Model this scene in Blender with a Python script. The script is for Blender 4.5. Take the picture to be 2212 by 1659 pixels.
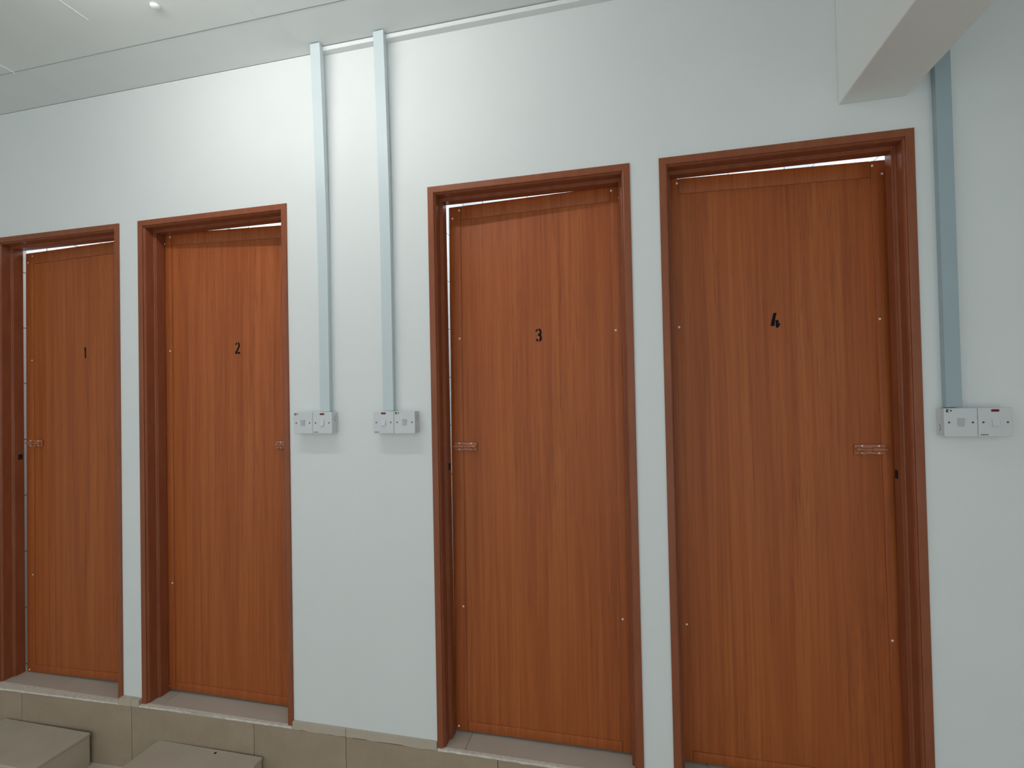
import bpy, bmesh, math, random
from mathutils import Matrix, Vector

for o in list(bpy.data.objects):
    bpy.data.objects.remove(o)
S = bpy.context.scene
C = S.collection
random.seed(7)

# ------------------------------------------------------------------ camera
cam_d = bpy.data.cameras.new('camera')
cam_d.sensor_width = 36.0
cam_d.lens = 17.62
cam_d.clip_start = 0.02
cam = bpy.data.objects.new('camera', cam_d)
C.objects.link(cam)
R_ = Vector((0.97392, 0.22596, -0.02071)); U_ = Vector((0.02355, -0.00989, 0.99967)); B_ = Vector((0.22568, -0.97409, -0.01495))
cam.matrix_world = Matrix(((R_.x, U_.x, B_.x, 0.0), (R_.y, U_.y, B_.y, -1.7889), (R_.z, U_.z, B_.z, 1.3091), (0, 0, 0, 1)))
S.camera = cam

# ------------------------------------------------------------------ world, exposure
w = bpy.data.worlds.new('world'); S.world = w; w.use_nodes = True
bgn = w.node_tree.nodes['Background']
bgn.inputs[0].default_value = (0.905, 0.99, 1.0, 1)
bgn.inputs[1].default_value = 0.925
S.view_settings.view_transform = 'Standard'
S.view_settings.look = 'None'
S.view_settings.gamma = 1.0
S.view_settings.use_curve_mapping = False
S.view_settings.exposure = 0.0
LAMP_EMISSION = 46.0
CUBICLE_WATTS = 11.0

# ------------------------------------------------------------------ materials
def nodes(name):
    m = bpy.data.materials.new(name); m.use_nodes = True
    nt = m.node_tree
    return m, nt, nt.nodes['Principled BSDF']

def N(nt, kind, **kw):
    n = nt.nodes.new(kind)
    for k, v in kw.items():
        setattr(n, k, v)
    return n

def noise(nt, scale, detail=3.0, rough=0.5, vec=None):
    n = N(nt, 'ShaderNodeTexNoise'); n.inputs['Scale'].default_value = scale
    n.inputs['Detail'].default_value = detail; n.inputs['Roughness'].default_value = rough
    if vec is not None:
        nt.links.new(vec, n.inputs['Vector'])
    return n

def ramp(nt, fac, stops):
    r = N(nt, 'ShaderNodeValToRGB')
    el = r.color_ramp.elements
    while len(el) < len(stops):
        el.new(0.5)
    for e, (p, c) in zip(el, stops):
        e.position = p; e.color = (*c, 1)
    nt.links.new(fac, r.inputs[0])
    return r

def bump(nt, bsdf, height, strength, dist):
    b = N(nt, 'ShaderNodeBump'); b.inputs['Strength'].default_value = strength; b.inputs['Distance'].default_value = dist
    nt.links.new(height, b.inputs['Height']); nt.links.new(b.outputs[0], bsdf.inputs['Normal'])

def objcoord(nt, scale=(1, 1, 1)):
    t = N(nt, 'ShaderNodeTexCoord'); mp = N(nt, 'ShaderNodeMapping')
    mp.inputs['Scale'].default_value = scale
    nt.links.new(t.outputs['Object'], mp.inputs['Vector'])
    return mp.outputs[0]

def plain(name, col, rough=0.5, var=0.05, nscale=14.0, metallic=0.0, bmp=0.0, bscale=200.0, spec=0.5):
    m, nt, b = nodes(name)
    v = objcoord(nt)
    n = noise(nt, nscale, 3, 0.55, v)
    lo = tuple(c * (1 - var) for c in col); hi = tuple(min(1, c * (1 + var)) for c in col)
    r = ramp(nt, n.outputs[0], [(0.3, lo), (0.7, hi)])
    nt.links.new(r.outputs[0], b.inputs['Base Color'])
    b.inputs['Roughness'].default_value = rough; b.inputs['Metallic'].default_value = metallic
    b.inputs['Specular IOR Level'].default_value = spec
    if bmp:
        n2 = noise(nt, bscale, 4, 0.6, v)
        bump(nt, b, n2.outputs[0], bmp, 0.002)
    return m

M = {}
M['wall'] = plain('white_wall_paint', (0.79, 0.815, 0.81), 0.55, 0.012, 3.0, bmp=0.10, bscale=90, spec=0.25)
M['ceiling'] = plain('ceiling_paint', (0.79, 0.825, 0.82), 0.7, 0.015, 4.0, bmp=0.08, bscale=60, spec=0.2)
M['beam'] = plain('beam_paint', (0.84, 0.85, 0.835), 0.6, 0.012, 3.0, bmp=0.12, bscale=70, spec=0.2)
M['filler'] = plain('ceiling_filler', (0.84, 0.86, 0.88), 0.5, 0.02, 30)
M['duct'] = plain('blue_grey_duct', (0.60, 0.675, 0.705), 0.42, 0.015, 6.0)
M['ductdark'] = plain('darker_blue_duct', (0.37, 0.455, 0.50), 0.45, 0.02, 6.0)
M['ductwhite'] = plain('white_duct', (0.82, 0.84, 0.84), 0.45, 0.02, 9.0)
M['plastic'] = plain('white_plastic', (0.66, 0.68, 0.70), 0.32, 0.01, 8.0)
M['plasticgrey'] = plain('greyed_plastic', (0.50, 0.515, 0.53), 0.35, 0.01, 8.0)
M['ink'] = plain('black_paint', (0.004, 0.003, 0.003), 0.6, 0.1, 60, spec=0.15)
M['print'] = plain('dark_print', (0.05, 0.06, 0.055), 0.5, 0.1, 60)
M['screwdark'] = plain('recessed_screw_metal', (0.10, 0.105, 0.105), 0.35, 0.05, 60, metallic=0.6)
M['screw'] = plain('bright_screw_metal', (0.92, 0.84, 0.76), 0.30, 0.03, 60)
M['neon'] = plain('red_neon_lens', (0.17, 0.008, 0.014), 0.2, 0.1, 30)
M['bolt'] = plain('brown_painted_bolt', (0.43, 0.150, 0.068), 0.28, 0.06, 40)
M['black'] = plain('dark_hole', (0.006, 0.004, 0.003), 0.8, 0.05, 30)
M['grout'] = plain('pale_grout', (0.72, 0.68, 0.60), 0.8, 0.12, 60, bmp=0.3, bscale=200)
M['mortar'] = plain('dark_grout', (0.22, 0.195, 0.165), 0.9, 0.1, 60)

def mat_tile(name, a, b_, rough):
    m, nt, b = nodes(name)
    v = objcoord(nt)
    n1 = noise(nt, 4.0, 5, 0.6, v); n2 = noise(nt, 160.0, 2, 0.5, v)
    mx = N(nt, 'ShaderNodeMath', operation='MULTIPLY_ADD')
    nt.links.new(n2.outputs[0], mx.inputs[0]); mx.inputs[1].default_value = 0.25
    nt.links.new(n1.outputs[0], mx.inputs[2])
    r = ramp(nt, mx.outputs[0], [(0.38, a), (0.85, b_)])
    nt.links.new(r.outputs[0], b.inputs['Base Color'])
    b.inputs['Roughness'].default_value = rough
    bump(nt, b, n2.outputs[0], 0.05, 0.001)
    return m
M['riser'] = mat_tile('beige_riser_tile', (0.345, 0.260, 0.185), (0.44, 0.345, 0.255), 0.5)
M['threshold'] = mat_tile('grey_beige_tile', (0.50, 0.460, 0.395), (0.57, 0.53, 0.46), 0.45)
M['edge'] = mat_tile('kerb_edge_glaze', (0.47, 0.40, 0.315), (0.55, 0.475, 0.385), 0.5)
M['floor'] = mat_tile('floor_tile', (0.55, 0.50, 0.42), (0.63, 0.58, 0.50), 0.4)
M['step'] = mat_tile('step_cement', (0.44, 0.375, 0.295), (0.56, 0.49, 0.395), 0.6)

def mat_frame():
    m, nt, b = nodes('red_brown_gloss_paint')
    v = objcoord(nt, (6, 6, 1.2))
    n1 = noise(nt, 5.0, 4, 0.6, v)
    r = ramp(nt, n1.outputs[0], [(0.25, (0.235, 0.068, 0.030)), (0.55, (0.285, 0.085, 0.038)), (0.8, (0.31, 0.105, 0.046))])
    nt.links.new(r.outputs[0], b.inputs['Base Color'])
    b.inputs['Roughness'].default_value = 0.30
    b.inputs['Specular IOR Level'].default_value = 0.3
    n2 = noise(nt, 40.0, 3, 0.5, v)
    bump(nt, b, n2.outputs[0], 0.06, 0.001)
    return m
M['frame'] = mat_frame()

def mat_leaf(name):
    m, nt, b = nodes(name)
    L = nt.links
    n1 = noise(nt, 1.0, 5, 0.6, objcoord(nt, (26, 26, 0.7)))        # broad figure, long in z
    n2 = noise(nt, 1.0, 2, 0.5, objcoord(nt, (330, 330, 9.0)))      # pores: short thin dashes
    n4 = noise(nt, 1.0, 3, 0.6, objcoord(nt, (110, 110, 1.6)))      # long fine lines
    n3 = noise(nt, 1.0, 2, 0.5, objcoord(nt, (4.0, 4.0, 0.6)))      # patches where the pores crowd
    base = ramp(nt, n1.outputs[0], [(0.28, (0.322, 0.076, 0.0165)), (0.5, (0.383, 0.098, 0.0230)), (0.74, (0.436, 0.124, 0.032))])
    pore = ramp(nt, n2.outputs[0], [(0.56, (0, 0, 0)), (0.70, (1, 1, 1))])
    crowd = ramp(nt, n3.outputs[0], [(0.38, (0.10, 0.10, 0.10)), (0.66, (0.62, 0.62, 0.62))])
    mul = N(nt, 'ShaderNodeMix', data_type='RGBA', blend_type='MULTIPLY'); mul.inputs[0].default_value = 1.0
    L.new(pore.outputs[0], mul.inputs[6]); L.new(crowd.outputs[0], mul.inputs[7])
    mx = N(nt, 'ShaderNodeMix', data_type='RGBA', blend_type='MIX')
    L.new(mul.outputs[2], mx.inputs[0]); L.new(base.outputs[0], mx.inputs[6]); mx.inputs[7].default_value = (0.165, 0.040, 0.011, 1)
    lines = ramp(nt, n4.outputs[0], [(0.40, (1.06, 1.06, 1.06)), (0.60, (0.93, 0.91, 0.89)), (0.72, (0.80, 0.76, 0.74))])
    mx2 = N(nt, 'ShaderNodeMix', data_type='RGBA', blend_type='MULTIPLY'); mx2.inputs[0].default_value = 1.0
    L.new(mx.outputs[2], mx2.inputs[6]); L.new(lines.outputs[0], mx2.inputs[7])
    L.new(mx2.outputs[2], b.inputs['Base Color'])
    b.inputs['Roughness'].default_value = 0.46
    b.inputs['Specular IOR Level'].default_value = 0.32
    bump(nt, b, n2.outputs[0], 0.04, 0.0006)
    return m
M['leaf'] = mat_leaf('wood_grain_laminate')

def mat_cubicle():
    m, nt, b = nodes('white_cubicle_tile')
    t = N(nt, 'ShaderNodeTexCoord')
    sp = N(nt, 'ShaderNodeSeparateXYZ'); nt.links.new(t.outputs['Object'], sp.inputs[0])
    ad = N(nt, 'ShaderNodeMath', operation='ADD'); nt.links.new(sp.outputs[0], ad.inputs[0]); nt.links.new(sp.outputs[1], ad.inputs[1])
    cb = N(nt, 'ShaderNodeCombineXYZ'); nt.links.new(ad.outputs[0], cb.inputs[0]); nt.links.new(sp.outputs[2], cb.inputs[1])
    br = N(nt, 'ShaderNodeTexBrick', offset=0.0, squash=1.0)
    br.inputs['Color1'].default_value = (0.78, 0.80, 0.82, 1); br.inputs['Color2'].default_value = (0.76, 0.79, 0.81, 1)
    br.inputs['Mortar'].default_value = (0.25, 0.26, 0.28, 1)
    br.inputs['Scale'].default_value = 1.0; br.inputs['Mortar Size'].default_value = 0.003
    br.inputs['Brick Width'].default_value = 0.30; br.inputs['Row Height'].default_value = 0.28
    nt.links.new(cb.outputs[0], br.inputs['Vector']); nt.links.new(br.outputs[0], b.inputs['Base Color'])
    b.inputs['Roughness'].default_value = 0.25
    return m
M['cubicle'] = mat_cubicle()

def mat_emit(name, col, strength):
    m, nt, b = nodes(name)
    b.inputs['Base Color'].default_value = (0.9, 0.9, 0.9, 1)
    b.inputs['Emission Color'].default_value = (*col, 1); b.inputs['Emission Strength'].default_value = strength
    return m
M['lamp'] = mat_emit('lit_lamp_diffuser', (1.0, 0.985, 0.955), LAMP_EMISSION)

# ------------------------------------------------------------------ mesh helpers
class MB:
    def __init__(self):
        self.v = []; self.f = []
    def add(self, vs, fs):
        k = len(self.v); self.v += [tuple(p) for p in vs]; self.f += [tuple(i + k for i in q) for q in fs]
        return self
    def box(self, x0, x1, y0, y1, z0, z1):
        vs = [(x0, y0, z0), (x1, y0, z0), (x1, y1, z0), (x0, y1, z0), (x0, y0, z1), (x1, y0, z1), (x1, y1, z1), (x0, y1, z1)]
        return self.add(vs, [(0, 3, 2, 1), (4, 5, 6, 7), (0, 1, 5, 4), (1, 2, 6, 5), (2, 3, 7, 6), (3, 0, 4, 7)])
    def cyl(self, a, b, r0, r1=None, n=14):
        r1 = r0 if r1 is None else r1
        a = Vector(a); b = Vector(b); d = (b - a).normalized()
        u = d.orthogonal().normalized(); w_ = d.cross(u)
        vs = []
        for p, r in ((a, r0), (b, r1)):
            for i in range(n):
                t = 2 * math.pi * i / n
                vs.append(p + u * (r * math.cos(t)) + w_ * (r * math.sin(t)))
        fs = [(i, (i + 1) % n, n + (i + 1) % n, n + i) for i in range(n)]
        fs += [tuple(range(n - 1, -1, -1)), tuple(range(n, 2 * n))]
        return self.add(vs, fs)
    def dome(self, c, axis, r, h, n=14, rings=4):
        # a rounded cap standing on c along axis
        c = Vector(c); d = Vector(axis).normalized(); u = d.orthogonal().normalized(); w_ = d.cross(u)
        vs = []; fs = []
        for j in range(rings):
            ph = 0.5 * math.pi * j / rings
            for i in range(n):
                t = 2 * math.pi * i / n
                vs.append(c + d * (h * math.sin(ph)) + (u * math.cos(t) + w_ * math.sin(t)) * (r * math.cos(ph)))
        vs.append(c + d * h)
        for j in range(rings - 1):
            for i in range(n):
                fs.append((j * n + i, j * n + (i + 1) % n, (j + 1) * n + (i + 1) % n, (j + 1) * n + i))
        top = len(vs) - 1
        for i in range(n):
            fs.append(((rings - 1) * n + i, (rings - 1) * n + (i + 1) % n, top))
        fs.append(tuple(range(n - 1, -1, -1)))
        return self.add(vs, fs)
    def poly(self, pts, y0, y1):
        # outline in (x, z), extruded from y0 (front) to y1
        n = len(pts)
        vs = [(x, y0, z) for x, z in pts] + [(x, y1, z) for x, z in pts]
        fs = [tuple(range(n)), tuple(range(2 * n - 1, n - 1, -1))]
        fs += [(i, n + i, n + (i + 1) % n, (i + 1) % n) for i in range(n)]
        return self.add(vs, fs)
    def warp(self, fn):
        self.v = [fn(p) for p in self.v]; return self
    def grid_y(self, x0, x1, y0, y1, z0, z1, nx, nz):
        # slab subdivided in x and z so that it can be warped
        vs = []; fs = []
        for k, y in enumerate((y0, y1)):
            for j in range(nz + 1):
                for i in range(nx + 1):
                    vs.append((x0 + (x1 - x0) * i / nx, y, z0 + (z1 - z0) * j / nz))
        W = nx + 1; K = W * (nz + 1)
        for j in range(nz):
            for i in range(nx):
                a = j * W + i
                fs.append((a, a + 1, a + 1 + W, a + W)); fs.append((K + a, K + a + W, K + a + 1 + W, K + a + 1))
        for i in range(nx):
            fs.append((i, K + i, K + i + 1, i + 1)); a = nz * W + i; fs.append((a, a + 1, K + a + 1, K + a))
        for j in range(nz):
            a = j * W; fs.append((a, a + W, K + a + W, K + a)); a = j * W + nx; fs.append((a, K + a, K + a + W, a + W))
        return self.add(vs, fs)

def base_of(o):
    b = Vector((0, 0, 0))
    while o is not None:
        b += Vector(o.location); o = o.parent
    return b

def build(name, mb, mat, parent=None, origin=None, bevel=0.0, seg=2, smooth=False):
    """mb holds world coordinates; the object sits at origin (or at its parent)."""
    pb = base_of(parent)
    org = Vector(origin) if origin is not None else (pb if parent is not None else Vector((0, 0, 0)))
    me = bpy.data.meshes.new(name)
    me.from_pydata([tuple(Vector(p) - org) for p in mb.v], [], mb.f)
    bm = bmesh.new(); bm.from_mesh(me)
    bmesh.ops.recalc_face_normals(bm, faces=bm.faces)
    if bevel:
        bmesh.ops.bevel(bm, geom=[e for e in bm.edges if len(e.link_faces) == 2 and e.calc_face_angle() > 0.5], offset=bevel, segments=seg, profile=0.5, affect='EDGES', clamp_overlap=True)
    bmesh.ops.recalc_face_normals(bm, faces=bm.faces)
    bm.to_mesh(me); bm.free()
    if smooth:
        for p in me.polygons:
            p.use_smooth = True
        try:
            me.set_sharp_from_angle(angle=math.radians(35))
        except Exception:
            pass
    me.materials.append(mat)
    o = bpy.data.objects.new(name, me); C.objects.link(o)
    o.location = org - pb
    o.parent = parent
    return o

def empty(name, loc, parent=None):
    o = bpy.data.objects.new(name, None); C.objects.link(o)
    o.empty_display_size = 0.05
    o.location = Vector(loc) - base_of(parent); o.parent = parent
    return o

def tag(o, label, cat, group=None, kind=None):
    o['label'] = label; o['category'] = cat
    if group: o['group'] = group
    if kind: o['kind'] = kind
    return o

# ------------------------------------------------------------------ dimensions (metres; wall face is y = 0)
ZC = 2.697          # ceiling
ZF = -0.300         # lower floor
ZT = -0.022         # door thresholds
DOORS = [(-2.9667, -2.2107), (-2.1042, -1.3481), (-0.7296, 0.0225), (0.1204, 0.8808)]
DOOR_TOP = [2.10, 2.10, 2.096, 2.10]   # top of frames
XL, XR = -4.4, 2.4  # extent of the built wall
YB = -3.6           # how far floor and ceiling run towards and past the viewer
WT = 0.125          # wall thickness

# ------------------------------------------------------------------ back wall with four openings
mb = MB()
xs = [XL]
for a, b in DOORS: xs += [a + 0.004, b - 0.004]
xs.append(XR)
for i in range(0, len(xs), 2):
    mb.box(xs[i], xs[i + 1], 0.0, WT, 0.0, ZC)
for (a, b), t in zip(DOORS, DOOR_TOP):
    mb.box(a + 0.004, b - 0.004, 0.0, WT, t - 0.004, ZC)
tag(build('wall_back', mb, M['wall'], origin=(0, 0, 0)), 'white painted wall pierced by four numbered doors', 'wall', kind='structure')

tag(build('wall_left', MB().box(XL - 0.12, XL, YB, WT, ZF - 0.06, ZC + 0.06), M['wall'], origin=(XL, 0, 0)), 'unseen white end wall far to the left, added to cut side light', 'wall', kind='structure')  # unseen, added to keep ambient light off the left end
tag(build('wall_right', MB().box(XR, XR + 0.12, YB, WT, ZF - 0.06, ZC + 0.06), M['wall'], origin=(XR, 0, 0)), 'unseen white end wall far to the right, added to cut side light', 'wall', kind='structure')  # likewise added out of view, dims the ambient light at the right

# ------------------------------------------------------------------ ceiling of painted boards
ce = tag(build('ceiling', MB().box(XL, XR, YB, 0.05, ZC + 0.008, ZC + 0.06), M['ceiling'], origin=(0, 0, ZC)),
         'pale painted board ceiling with a long seam beside the door wall', 'ceiling', kind='structure')
SEAM = -0.219
xj = [XL] + [x for x in (-3.627, -2.427, -1.227, -0.027, 1.173)] + [XR]
for i in range(len(xj) - 1):
    build('ceiling_board', MB().box(xj[i] + 0.0002, xj[i + 1] - 0.0002, SEAM + 0.0030, -0.0005, ZC + 0.0012, ZC + 0.0085), M['ceiling'], ce,
          origin=((xj[i] + xj[i + 1]) / 2, SEAM / 2, ZC))
x = -4.288; xm = [XL]
while x < XR - 0.05:
    xm.append(x); x += 0.6
xm.append(XR)
ym = [SEAM - 0.0022, SEAM - 1.2, SEAM - 2.4, YB]
for j in range(3):
    for i in range(len(xm) - 1):
        build('ceiling_board', MB().box(xm[i] + 0.0002, xm[i + 1] - 0.0002, ym[j + 1] + 0.0006, ym[j] - (0.0006 if j else 0), ZC, ZC + 0.0085), M['ceiling'], ce,
              origin=((xm[i] + xm[i + 1]) / 2, (ym[j] + ym[j + 1]) / 2, ZC))
def ridge(x, y0, y1, wd, h):
    mbr = MB(); n = 8
    pts = []
    for k in range(n + 1):
        y = y0 + (y1 - y0) * k / n; ww = wd * (0.7 + 0.3 * math.sin(k * 2.1)) if 0 < k < n else wd * 0.3
        pts.append((y, ww))
    vs = []; fs = []
    for y, ww in pts:
        vs += [(x - ww, y, ZC), (x, y, ZC - h), (x + ww, y, ZC)]
    for k in range(n):
        a = 3 * k
        fs += [(a, a + 1, a + 4, a + 3), (a + 1, a + 2, a + 5, a + 4), (a, a + 3, a + 5, a + 2)]
    fs += [(0, 2, 1), (3 * n, 3 * n + 1, 3 * n + 2)]
    mbr.add(vs, fs)
    build('filler_ridge', mbr, M['filler'], ce, origin=(x, (y0 + y1) / 2, ZC))
ridge(-2.488, -0.42, -0.216, 0.006, 0.004)
ridge(-1.888, -0.47, -0.37, 0.004, 0.0016)
cap = MB().cyl((-1.595, -0.364, ZC + 0.0), (-1.595, -0.364, ZC - 0.004), 0.015, n=20)
cap.dome((-1.595, -0.364, ZC - 0.004), (0, 0, -1), 0.0145, 0.005, 20, 3)
build('ceiling_cap', cap, M['filler'], ce, origin=(-1.595, -0.364, ZC), smooth=True)['label'] = 'tiny round white cap'

# ------------------------------------------------------------------ ceiling beam
bm_ = MB().box(0.675, 0.865, YB, 0.0, 2.204, ZC)
tag(build('ceiling_beam', bm_, M['beam'], origin=(0.77, 0, 2.204), bevel=0.004, seg=2), 'white ceiling beam running out from the wall above door four', 'beam', kind='structure')

# ------------------------------------------------------------------ lower floor, kerb with riser tiles, thresholds
fl = tag(build('floor', MB().box(XL, XR, YB, 0.0, ZF - 0.06, ZF - 0.009), M['mortar'], origin=(0, 0, ZF)), 'beige tiled lower floor below the kerb', 'floor', kind='structure')
fx = XL
ft = None
while fx < XR - 0.02:
    for j in range(6):
        y1 = -0.012 - 0.6 * j; y0 = y1 - 0.597
        if y0 < YB: y0 = YB
        x1 = min(fx + 0.597, XR)
        build('floor_tile', MB().box(fx, x1, y0, y1, ZF - 0.009, ZF), M['floor'], fl, origin=((fx + x1) / 2, (y0 + y1) / 2, ZF))
    fx += 0.6

kb = tag(build('trim_1', MB().box(XL, XR, 0.0, 0.16, ZF, ZT - 0.009), M['mortar'], origin=(0, 0, ZT)),
         'raised tiled kerb carrying the wall and the doorways', 'kerb', kind='structure')
def kerb_front(x):      # the kerb runs slightly askew at its far end
    return -0.009 - (0.030 * min(1.0, max(0.0, (-1.8 - x) / 1.1)) if x < -1.8 else 0.0)
rj = [XL, -3.965, -3.36, -2.755, -2.145, -1.53, -1.11, -0.495, 0.115, 0.725, 1.335, 1.945, XR]
for i in range(len(rj) - 1):
    a, b = rj[i] + 0.0012, rj[i + 1] - 0.0012
    fa, fb = kerb_front(a), kerb_front(b)
    mbt = MB().add([(a, fa, ZF), (b, fb, ZF), (b, 0, ZF), (a, 0, ZF), (a, fa, ZT - 0.010), (b, fb, ZT - 0.010), (b, 0, ZT - 0.010), (a, 0, ZT - 0.010)],
                   [(0, 3, 2, 1), (4, 5, 6, 7), (0, 1, 5, 4), (1, 2, 6, 5), (2, 3, 7, 6), (3, 0, 4, 7)])
    build('riser_tile', mbt, M['riser'], kb, origin=((a + b) / 2, fa, (ZF + ZT) / 2))
# worn grout line on the kerb edge
def edge_strip(a, b, ztop, zbot, proud, name, mat, wear=0.0):
    n = max(2, int((b - a) / 0.02)); vs = []; fs = []
    for k in range(n + 1):
        xx = a + (b - a) * k / n
        f = kerb_front(xx) - proud - random.random() * wear
        zb = zbot + random.random() * wear * 3.0
        vs += [(xx, f, zb), (xx, f, ztop - wear * random.random()), (xx, 0.002, ztop), (xx, 0.002, zb)]
    for k in range(n):
        q = 4 * k
        for e in range(4):
            fs.append((q + e, q + (e + 1) % 4, q + 4 + (e + 1) % 4, q + 4 + e))
    fs += [(0, 3, 2, 1), (4 * n, 4 * n + 1, 4 * n + 2, 4 * n + 3)]
    build(name, MB().add(vs, fs), mat, kb, origin=((a + b) / 2, 0, ztop))
seg = [XL] + [v for d in DOORS for v in d] + [XR]
for i in range(0, len(seg), 2):
    a, b = seg[i], seg[i + 1]
    cuts = [a] + [j for j in rj if a + 0.02 < j < b - 0.02] + [b]
    for k in range(len(cuts) - 1):
        edge_strip(cuts[k] + 0.0008, cuts[k + 1] - 0.0008, 0.0, ZT - 0.0095, 0.0015, 'kerb_edge_tile', M['edge'], 0.0012)
tj = [-2.62, -2.0105, -0.624, 0.240]
for (a, b), j in zip(DOORS, tj):
    for p, q in ((a + 0.001, j - 0.0008), (j + 0.0008, b - 0.001)):
        f1, f2 = kerb_front(p), kerb_front(q)
        mbt = MB().add([(p, f1, ZT - 0.010), (q, f2, ZT - 0.010), (q, 0.16, ZT - 0.010), (p, 0.16, ZT - 0.010), (p, f1, ZT), (q, f2, ZT), (q, 0.16, ZT), (p, 0.16, ZT)],
                       [(0, 3, 2, 1), (4, 5, 6, 7), (0, 1, 5, 4), (1, 2, 6, 5), (2, 3, 7, 6), (3, 0, 4, 7)])
        build('threshold_tile', mbt, M['threshold'], kb, origin=((p + q) / 2, 0.05, ZT))
    edge_strip(a + 0.002, b - 0.002, ZT + 0.0012, ZT - 0.009, 0.0022, 'grout_edge', M['grout'], 0.0016)

# ------------------------------------------------------------------ cubicles behind the doors
mid = [-3.25, -2.1575, -1.04, 0.0715, 1.05]
CY = 1.35
wc = tag(build('wall_cubicles', MB().box(mid[0], mid[-1], CY, CY + 0.1, ZT, ZC), M['cubicle'], origin=(0, CY, 0)),
         'white tiled wall seen through the gaps around the doors', 'wall', kind='structure')
for xx in mid:
    hw = 0.03
    build('partition', MB().box(xx - hw, xx + hw, WT, CY, ZT, ZC), M['cubicle'], wc, origin=(xx, WT, 0))
for a, b in DOORS:
    for p in (a + 0.0042, b - 0.0072):
        build('reveal_lining', MB().box(p, p + 0.003, 0.0905, WT + 0.001, ZT, 2.09), M['cubicle'], wc, origin=(p, 0.1, 0))
build('cubicle_floor', MB().box(mid[0], mid[-1], 0.16, CY, ZT - 0.05, ZT - 0.001), M['threshold'], wc, origin=(0, 0.7, ZT))
build('cubicle_ceiling', MB().box(mid[0], mid[-1], 0.05, CY + 0.1, ZC + 0.001, ZC + 0.06), M['ceiling'], wc, origin=(0, 0.7, ZC))
for i in range(4):
    ld = bpy.data.lights.new('cubicle_light', 'POINT'); ld.energy = CUBICLE_WATTS; ld.shadow_soft_size = 0.08; ld.color = (0.93, 0.97, 1.0)
    lo = bpy.data.objects.new('cubicle_light', ld); C.objects.link(lo)
    lo.location = ((mid[i] + mid[i + 1]) / 2, 0.72, 2.50)

# ------------------------------------------------------------------ corridor lamp (above the frame's top edge)
LX0, LX1, LY = -1.80, -0.60, -0.77
la = tag(empty('batten_lamp', ((LX0 + LX1) / 2, LY, ZC)), 'white fluorescent batten on the ceiling above doors two and three', 'lamp')
build('lamp_housing', MB().box(LX0 - 0.03, LX1 + 0.03, LY - 0.022, LY + 0.022, ZC - 0.042, ZC), M['ductwhite'], la, bevel=0.004, seg=2)
for q in (LX0 - 0.028, LX1 + 0.004):
    build('lamp_holder', MB().box(q, q + 0.024, LY - 0.017, LY + 0.017, ZC - 0.082, ZC - 0.0425), M['ductwhite'], la, bevel=0.003, seg=1)
build('lamp_tube', MB().cyl((LX0 - 0.003, LY, ZC - 0.064), (LX1 + 0.003, LY, ZC - 0.064), 0.013, n=16), M['lamp'], la, smooth=True)

# ------------------------------------------------------------------ doors
PROFILE = [(0.0, 0.090), (0.0, -0.005), (0.0015, -0.0065), (0.022, -0.0065), (0.0245, -0.005), (0.0245, 0.001), (0.0275, 0.0035), (0.030, 0.0085), (0.030, 0.0440),
           (0.0325, 0.0455), (0.0345, 0.0485), (0.0385, 0.0485), (0.040, 0.0505), (0.040, 0.090)]
YL = 0.0925         # outer face of a leaf at its hinge side
DIG = {
 '1': [[(0.0, 0.0), (0.14, 0.0), (0.14, 1.0), (0.03, 1.0), (-0.07, 0.88), (-0.04, 0.78), (0.0, 0.80)]],
 '2': [[(945, 690), (940, 670), (975, 620), (1010, 607), (1005, 660), (985, 688)],
       [(1035, 605), (1070, 608), (1100, 640), (1115, 700), (1105, 760), (1060, 850), (1010, 930), (995, 995), (930, 995), (935, 950), (980, 870), (1030, 790), (1060, 730), (1055, 680), (1045, 640)],
       [(1020, 945), (1040, 932), (1100, 930), (1125, 965), (1115, 995), (1020, 995)]],
 '3': [[(700, 660), (760, 570), (850, 490), (870, 590), (830, 640), (760, 665)],
       [(905, 490), (960, 490), (1040, 540), (1090, 620), (1095, 780), (1065, 890), (1105, 1000), (1110, 1160), (1060, 1240), (970, 1280), (930, 1270), (960, 1130), (990, 1010), (960, 950), (880, 945), (870, 830), (960, 790), (985, 700), (960, 620), (915, 600)],
       [(710, 1120), (800, 1105), (890, 1160), (880, 1300), (800, 1240)]],
 '4': [[(925, 860), (945, 740), (1010, 480), (1095, 475), (1060, 620), (1040, 770), (1035, 855)],
       [(1060, 690), (1140, 690), (1145, 780), (1185, 800), (1180, 850), (1150, 860), (1140, 910), (1065, 910)]],
}
def digit_polys(d, cx, cz, h):
    P = DIG[d]
    if d == '1':
        return [[(cx + (x - 0.05) * h, cz + (z - 0.5) * h) for x, z in p] for p in P]
    ax = [x for p in P for x, z in p]; az = [z for p in P for x, z in p]
    s = h / (max(az) - min(az)); mx = (max(ax) + min(ax)) / 2; mz = (max(az) + min(az)) / 2
    return [[(cx + (x - mx) * s, cz - (z - mz) * s) for x, z in p] for p in P]

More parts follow.
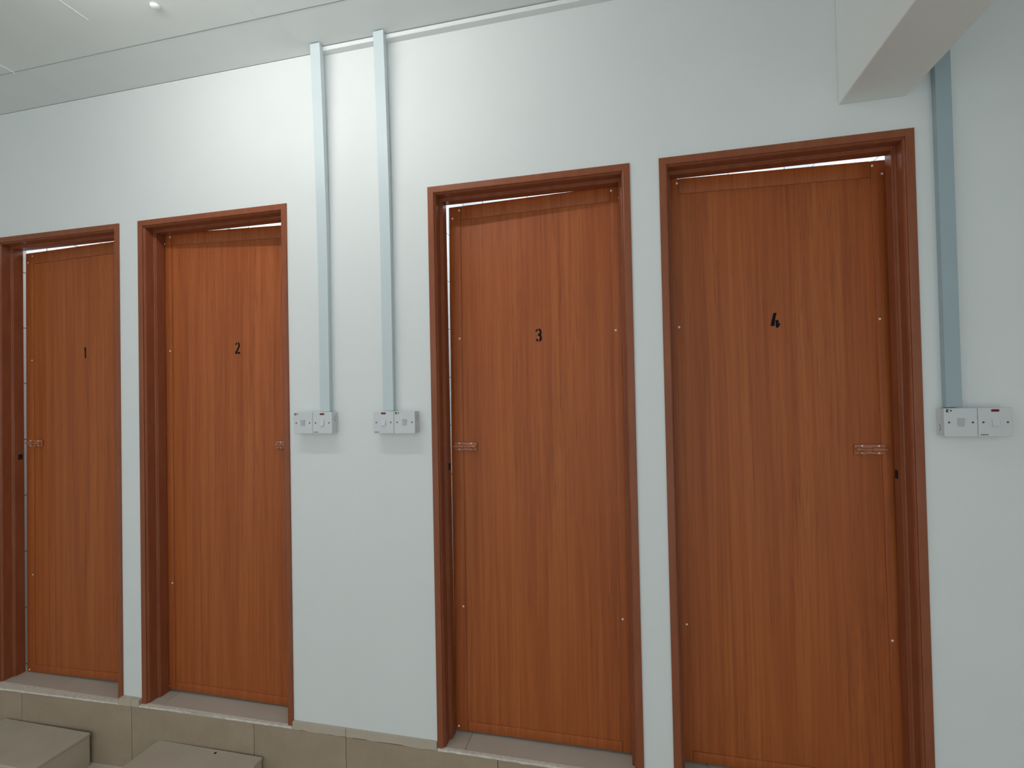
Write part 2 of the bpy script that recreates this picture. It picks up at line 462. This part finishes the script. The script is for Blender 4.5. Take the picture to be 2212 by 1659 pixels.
def make_door(n, a, b, hinge, e_top, sag, h_extra, latch_inset, num_x, num_z, label, bolt_z, strikes):
    HT = DOOR_TOP[n - 1]
    root = tag(empty('door_%d' % n, ((a + b) / 2, 0, ZT)), label, 'door', kind='structure')
    # frame: two jambs and a head, mitred
    def ring(fn):
        k = len(PROFILE)
        v0 = [fn(u, y, 0) for u, y in PROFILE]; v1 = [fn(u, y, 1) for u, y in PROFILE]
        fs = [(i, (i + 1) % k, k + (i + 1) % k, k + i) for i in range(k)]
        fs += [tuple(range(k - 1, -1, -1)), tuple(range(k, 2 * k))]
        return MB().add(v0 + v1, fs)
    jl = build('jamb', ring(lambda u, y, t: (a + u, y, ZT + (HT - u - ZT) * t)), M['frame'], root, origin=(a, 0, ZT))
    jr = build('jamb', ring(lambda u, y, t: (b - u, y, ZT + (HT - u - ZT) * t)), M['frame'], root, origin=(b, 0, ZT))
    build('frame_head', ring(lambda u, y, t: ((a + u) * (1 - t) + (b - u) * t, y, HT - u)), M['frame'], root, origin=((a + b) / 2, 0, HT))
    # leaf, twisted a little so that its latch-side top corner stands back
    if hinge == 'L':
        hx, lx = a + 0.022, b - latch_inset
    else:
        hx, lx = b - 0.022, a + latch_inset
    x0, x1 = min(hx, lx), max(hx, lx)
    z0, z1 = -0.012 + 0.4 * sag, HT - 0.040 + h_extra
    def tw(p):
        t = (p[0] - hx) / (lx - hx); k = (p[2] - z0) / (z1 - z0)
        k = max(0.0, k)
        return (p[0], p[1] + e_top * t * (k ** 1.3), p[2] - sag * t)
    lc = ((x0 + x1) / 2, YL, z0)
    leaf = build('leaf', MB().grid_y(x0 + 0.002, x1 - 0.002, YL + 0.0045, YL + 0.034, z0 + 0.002, z1 - 0.002, 6, 16).warp(tw), M['leaf'], root, origin=lc)
    sw, rw = 0.050, 0.056
    for p, q in ((x0, x0 + sw), (x1 - sw, x1)):
        build('stile', MB().grid_y(p, q, YL, YL + 0.036, z0, z1, 1, 16).warp(tw), M['leaf'], leaf, origin=((p + q) / 2, YL, z0), bevel=0.0022, seg=2, smooth=True)
    for p, q in ((z0, z0 + 0.036), (z1 - rw, z1)):
        build('rail', MB().grid_y(x0 + sw + 0.0005, x1 - sw - 0.0005, YL + 0.0003, YL + 0.0355, p, q, 6, 1).warp(tw), M['leaf'], leaf, origin=((x0 + x1) / 2, YL, p), bevel=0.0020, seg=2, smooth=True)
    # screws along the edges
    spots = []
    for s, xe in ((1, x0), (-1, x1)):
        spots += [(xe + s * 0.045, z1 - 0.017), (xe + s * 0.016, z1 - 0.047), (xe + s * 0.040, 1.527), (xe + s * 0.040, 0.470), (xe + s * 0.014, 0.004)]
    for k, (sx, sz) in enumerate(spots):
        p = tw((sx, YL, sz))
        r = 0.0042 if n > 1 else 0.0036
        build('screw', MB().dome((p[0], p[1] + 0.0002, p[2]), (0, -1, 0), r, 0.0022, 10, 3), M['screw'], leaf, origin=p, smooth=True)
    # stencilled number
    for_h = 0.0515
    mbn = MB()
    for pts in digit_polys(str(n), num_x, num_z, for_h):
        mbn.poly(pts, YL + 0.0038, YL + 0.0048)
    d = build('door_number', mbn.warp(tw), M['ink'], leaf, origin=tw((num_x, YL, num_z)))
    d['label'] = 'black stencilled number %d' % n
    # barrel bolt at the latch side
    s = 1 if lx > hx else -1            # direction towards the latch edge
    bx0 = (lx - s * 0.106) if latch_inset > 0.03 else (lx - s * 0.131); L = 0.092
    def X(t): return bx0 + s * t
    def bb(t0, t1): return (min(X(t0), X(t1)), max(X(t0), X(t1)))
    yb = tw((X(L / 2), YL, bolt_z))[1]
    bolt = empty('bolt_latch', (X(L / 2), yb, bolt_z), root)
    q0, q1 = bb(0, L)
    build('bolt_plate', MB().box(q0, q1, yb - 0.0032, yb + 0.003, bolt_z - 0.016, bolt_z + 0.016), M['bolt'], bolt, bevel=0.0008, seg=1)
    yr = yb - 0.0085
    build('barrel', MB().cyl((X(0.052), yr + 0.001, bolt_z), (X(0.086), yr + 0.001, bolt_z), 0.0072, n=16), M['bolt'], bolt, smooth=True)
    build('bolt_guide', MB().cyl((X(0.004), yr + 0.001, bolt_z), (X(0.018), yr + 0.001, bolt_z), 0.0072, n=16), M['bolt'], bolt, smooth=True)
    build('bolt_rod', MB().cyl((X(0.002), yr, bolt_z), (X(0.094), yr, bolt_z), 0.0042, n=12), M['bolt'], bolt, smooth=True)
    kn = MB().cyl((X(0.027), yr, bolt_z), (X(0.021), yr - 0.012, bolt_z - 0.013), 0.0030, 0.0026, 10)
    kn.dome((X(0.021), yr - 0.012, bolt_z - 0.013), (-s * 0.3, -0.6, -0.6), 0.0045, 0.0045, 10, 3)
    build('bolt_knob', kn, M['bolt'], bolt, smooth=True)
    web = MB().box(*bb(0.020, 0.050), yb - 0.0055, yb - 0.003, bolt_z + 0.0045, bolt_z + 0.0075)
    web.box(*bb(0.024, 0.050), yb - 0.0055, yb - 0.003, bolt_z - 0.0075, bolt_z - 0.0045)
    build('bolt_slot', web, M['bolt'], bolt)
    for t in (0.023, 0.072):
        for dz in (-0.0118, 0.0118):
            build('bolt_screw', MB().dome((X(t), yb - 0.0032, bolt_z + dz), (0, -1, 0), 0.0034, 0.0022, 10, 3), M['screw'], bolt, smooth=True)
    for (jx, jy, jz, hh, nm) in strikes:
        j = jl if jx < (a + b) / 2 else jr
        build(nm, MB().box(jx - 0.0006, jx + 0.0006, jy - 0.009, jy + 0.009, jz - hh, jz + hh), M['black'], j)

make_door(1, *DOORS[0], 'R', 0.004, 0.0150, 0.0034, 0.0475, -2.545, 1.545, 'leftmost brown door marked 1, cut by the left edge', 1.103,
          [(DOORS[0][0] + 0.0402, 0.074, 1.037, 0.013, 'strike_hole')])
make_door(2, *DOORS[1], 'L', 0.045, 0.0050, 0.0095, 0.020, -1.695, 1.531, 'brown wood-grain door marked 2 beside the left switch box', 1.098,
          [(DOORS[1][1] - 0.0402, 0.074, 1.03, 0.013, 'strike_hole')])
make_door(3, *DOORS[2], 'R', 0.034, 0.0020, 0.006, 0.0375, -0.331, 1.524, 'brown wood-grain door marked 3 between the switch boxes and door 4', 1.096,
          [(DOORS[2][0] + 0.0402, 0.074, 1.02, 0.013, 'strike_hole')])
make_door(4, *DOORS[3], 'L', 0.032, 0.0015, 0.0026, 0.0185, 0.502, 1.538, 'rightmost brown door marked 4 under the ceiling beam', 1.092,
          [(DOORS[3][1] - 0.0402, 0.078, 1.015, 0.014, 'strike_hole')])

# ------------------------------------------------------------------ vertical ducts and the horizontal one under the ceiling
def duct(x0, x1, zb, bend, label, mat='duct'):
    root = tag(empty('cable_duct', ((x0 + x1) / 2, 0, zb)), label, 'cable duct', 'vertical cable ducts above the switch boxes')
    zs = [zb] + ([1.75, 1.87, 1.99, 2.11, 2.23, 2.35, 2.47, 2.59, ZC - 0.002] if bend else [ZC - 0.002])
    def off(z):
        if not bend or z < 1.75: return 0.0
        t = (z - 1.75) / (ZC - 1.75)
        return -0.031 * t ** 1.6
    def sweep(xa, xb, ya, yb):
        vs = []; fs = []
        for z in zs:
            d = off(z); vs += [(xa, ya + d, z), (xb, ya + d, z), (xb, yb + d, z), (xa, yb + d, z)]
        m = len(zs) - 1
        for k in range(m):
            q = 4 * k
            for e in range(4):
                fs.append((q + e, q + (e + 1) % 4, q + 4 + (e + 1) % 4, q + 4 + e))
        fs += [(0, 3, 2, 1), (4 * m, 4 * m + 1, 4 * m + 2, 4 * m + 3)]
        return MB().add(vs, fs)
    build('duct_base', sweep(x0 + 0.0022, x1 - 0.0022, -0.0165, 0.0), M[mat], root)
    build('duct_lid', sweep(x0, x1, -0.0255, -0.0150), M[mat], root)
duct(-1.191, -1.149, 1.2445, True, 'left of the two close blue-grey ducts, above the left switch box')
duct(-0.9185, -0.8765, 1.2445, True, 'right of the two close blue-grey ducts, above the middle switch box')
duct(0.930, 0.971, 1.2345, False, 'darker blue-grey duct right of door 4, running up behind the beam', 'ductdark')
td = tag(empty('cable_duct', (-0.3, 0, ZC - 0.015)), 'thin white duct running level along the ceiling edge', 'cable duct')
build('duct_base', MB().box(-1.166, 0.673, -0.026, 0.0, ZC - 0.0165, ZC - 0.002), M['ductwhite'], td)
build('duct_lid', MB().box(-1.166, 0.673, -0.0305, -0.0245, ZC - 0.018, ZC - 0.002), M['ductwhite'], td)

# ------------------------------------------------------------------ switch boxes
def switch_box(x0, z0, order, label, side_mark):
    pw = 0.086; D = 0.042
    root = tag(empty('switch_box', (x0 + pw, 0, z0)), label, 'switch box', 'surface-mounted twin switch boxes')
    bx = MB().box(x0 + 0.002, x0 + 2 * pw - 0.002, -0.034, 0.0, z0 + 0.0015, z0 + 0.0835)
    box = build('back_box', bx, M['plastic'], root, bevel=0.0018, seg=2)
    # embossed knock-out arc on the visible side of the box
    sx = x0 + 0.002 if side_mark < 0 else x0 + 2 * pw - 0.002
    arc = MB(); zc = z0 + (0.026 if side_mark < 0 else 0.058)
    for k in range(8):
        t0 = math.radians(-75 + k * 150 / 8); t1 = math.radians(-75 + (k + 1) * 150 / 8)
        p = (sx, -0.011 - 0.011 * math.cos(t0) * 0.8, zc + 0.011 * math.sin(t0)); q = (sx, -0.011 - 0.011 * math.cos(t1) * 0.8, zc + 0.011 * math.sin(t1))
        arc.cyl(p, q, 0.0007, n=6)
    build('knockout', arc, M['screwdark'], box)
    for k, kind in enumerate(order):
        px0 = x0 + k * pw + 0.0005; px1 = px0 + pw - 0.001; cx = (px0 + px1) / 2; cz = z0 + 0.0425
        pl = build('switch_plate', MB().box(px0, px1, -D, -0.0335, z0, z0 + 0.085), M['plastic'], root, origin=(cx, -D, cz), bevel=0.0022, seg=3)
        for sx_ in (-0.030, 0.030):
            build('plate_screw', MB().cyl((cx + sx_, -D + 0.002, cz), (cx + sx_, -D - 0.0003, cz), 0.0030, n=14), M['screwdark'], pl, smooth=True)
        if kind == 'neon':
            rk = MB().add([(cx - 0.0085, -D - 0.0012, cz + 0.012), (cx + 0.0085, -D - 0.0012, cz + 0.012), (cx + 0.0085, -D - 0.0058, cz - 0.0105), (cx - 0.0085, -D - 0.0058, cz - 0.0105),
                           (cx - 0.0085, -D + 0.002, cz + 0.012), (cx + 0.0085, -D + 0.002, cz + 0.012), (cx + 0.0085, -D + 0.002, cz - 0.0125), (cx - 0.0085, -D + 0.002, cz - 0.0125)],
                          [(0, 1, 2, 3), (4, 7, 6, 5), (0, 4, 5, 1), (1, 5, 6, 2), (2, 6, 7, 3), (3, 7, 4, 0)])
            build('rocker', rk, M['plastic'], pl)
            ne = MB()
            pts = [(cx + 0.0068 + 0.0037 * math.sin(t), cz + 0.0345 + 0.0037 * math.cos(t)) for t in [math.pi * i / 8 for i in range(9)]]
            pts += [(cx - 0.0068 - 0.0037 * math.sin(t), cz + 0.0345 - 0.0037 * math.cos(t)) for t in [math.pi * i / 8 for i in range(9)]]
            build('neon_indicator', ne.poly(pts, -D - 0.0006, -D + 0.001), M['neon'], pl)
            tx = MB(); u = px0 + 0.005
            for i, (ww, hh) in enumerate([(0.0022, 1), (0.0026, .8), (0.0024, 1), (0.0028, .9), (0.0022, 1), (0.0026, 1), (0.0024, .8), (0.0022, 1)]):
                tx.box(u, u + ww * 0.8, -D - 0.0002, -D + 0.0008, z0 + 0.0048, z0 + 0.0048 + 0.0028 * hh); u += ww
            build('maker_print', tx, M['print'], pl)
        else:
            rk = MB().add([(cx - 0.0085, -D - 0.0040, cz + 0.0115), (cx + 0.0085, -D - 0.0040, cz + 0.0115), (cx + 0.0085, -D - 0.0006, cz - 0.0125), (cx - 0.0085, -D - 0.0006, cz - 0.0125),
                           (cx - 0.0085, -D + 0.002, cz + 0.0125), (cx + 0.0085, -D + 0.002, cz + 0.0125), (cx + 0.0085, -D + 0.002, cz - 0.0125), (cx - 0.0085, -D + 0.002, cz - 0.0125)],
                          [(0, 1, 2, 3), (4, 7, 6, 5), (0, 4, 5, 1), (1, 5, 6, 2), (2, 6, 7, 3), (3, 7, 4, 0)])
            build('rocker', rk, M['plasticgrey'], pl)
            gx, gz = px0 + 0.0055, z0 + 0.0730
            g = MB(); ya, yb = -D - 0.0003, -D + 0.0008
            g.box(gx, gx + 0.0038, ya, yb, gz, gz + 0.0085)
            g.box(gx, gx + 0.0085, ya, yb, gz + 0.0065, gz + 0.0085); g.box(gx, gx + 0.0080, ya, yb, gz, gz + 0.0020)
            g.poly([(gx + 0.003, gz + 0.0034), (gx + 0.0066, gz + 0.0066), (gx + 0.0048, gz + 0.0066), (gx + 0.003, gz + 0.0052)], ya, yb)
            g.poly([(gx + 0.0105, gz + 0.0025), (gx + 0.0145, gz + 0.0025), (gx + 0.0155, gz + 0.0048), (gx + 0.0140, gz + 0.0070), (gx + 0.0105, gz + 0.0070)], ya, yb)
            build('maker_mark', g, M['print'], pl)
switch_box(-1.3005, 1.1590, ('plain', 'neon'), 'twin switch box beside door 2, red light on its right half', 1)
switch_box(-0.9520, 1.1590, ('neon', 'plain'), 'twin switch box left of door 3, red light on its left half', 1)
switch_box(0.9140, 1.1475, ('plain', 'neon'), 'twin switch box right of door 4 under the darker duct', -1)

# ------------------------------------------------------------------ step blocks in front of doors 1 and 2
def step(x0, x1, label, hole):
    zt = -0.157
    y1 = min(kerb_front(x0), kerb_front(x1)) - 0.0015; y0 = -0.267
    root = tag(empty('step_block', ((x0 + x1) / 2, (y0 + y1) / 2, ZF)), label, 'step', 'step blocks below the doors')
    build('step_body', MB().box(x0 + 0.003, x1 - 0.003, y0 + 0.003, y1 - 0.0, ZF, zt - 0.012), M['step'], root, bevel=0.003, seg=2)
    build('step_tread', MB().box(x0, x1, y0, y1, zt - 0.012, zt), M['step'], root, bevel=0.003, seg=2)
    if hole:
        build('plugged_hole', MB().cyl((hole[0], hole[1], zt - 0.002), (hole[0], hole[1], zt + 0.0006), 0.0055, n=14), M['black'], root)
step(-2.850, -2.347, 'low beige step block below door 1', None)
step(-2.003, -1.484, 'low beige step block below door 2, with a small dark hole', (-1.695, -0.036))
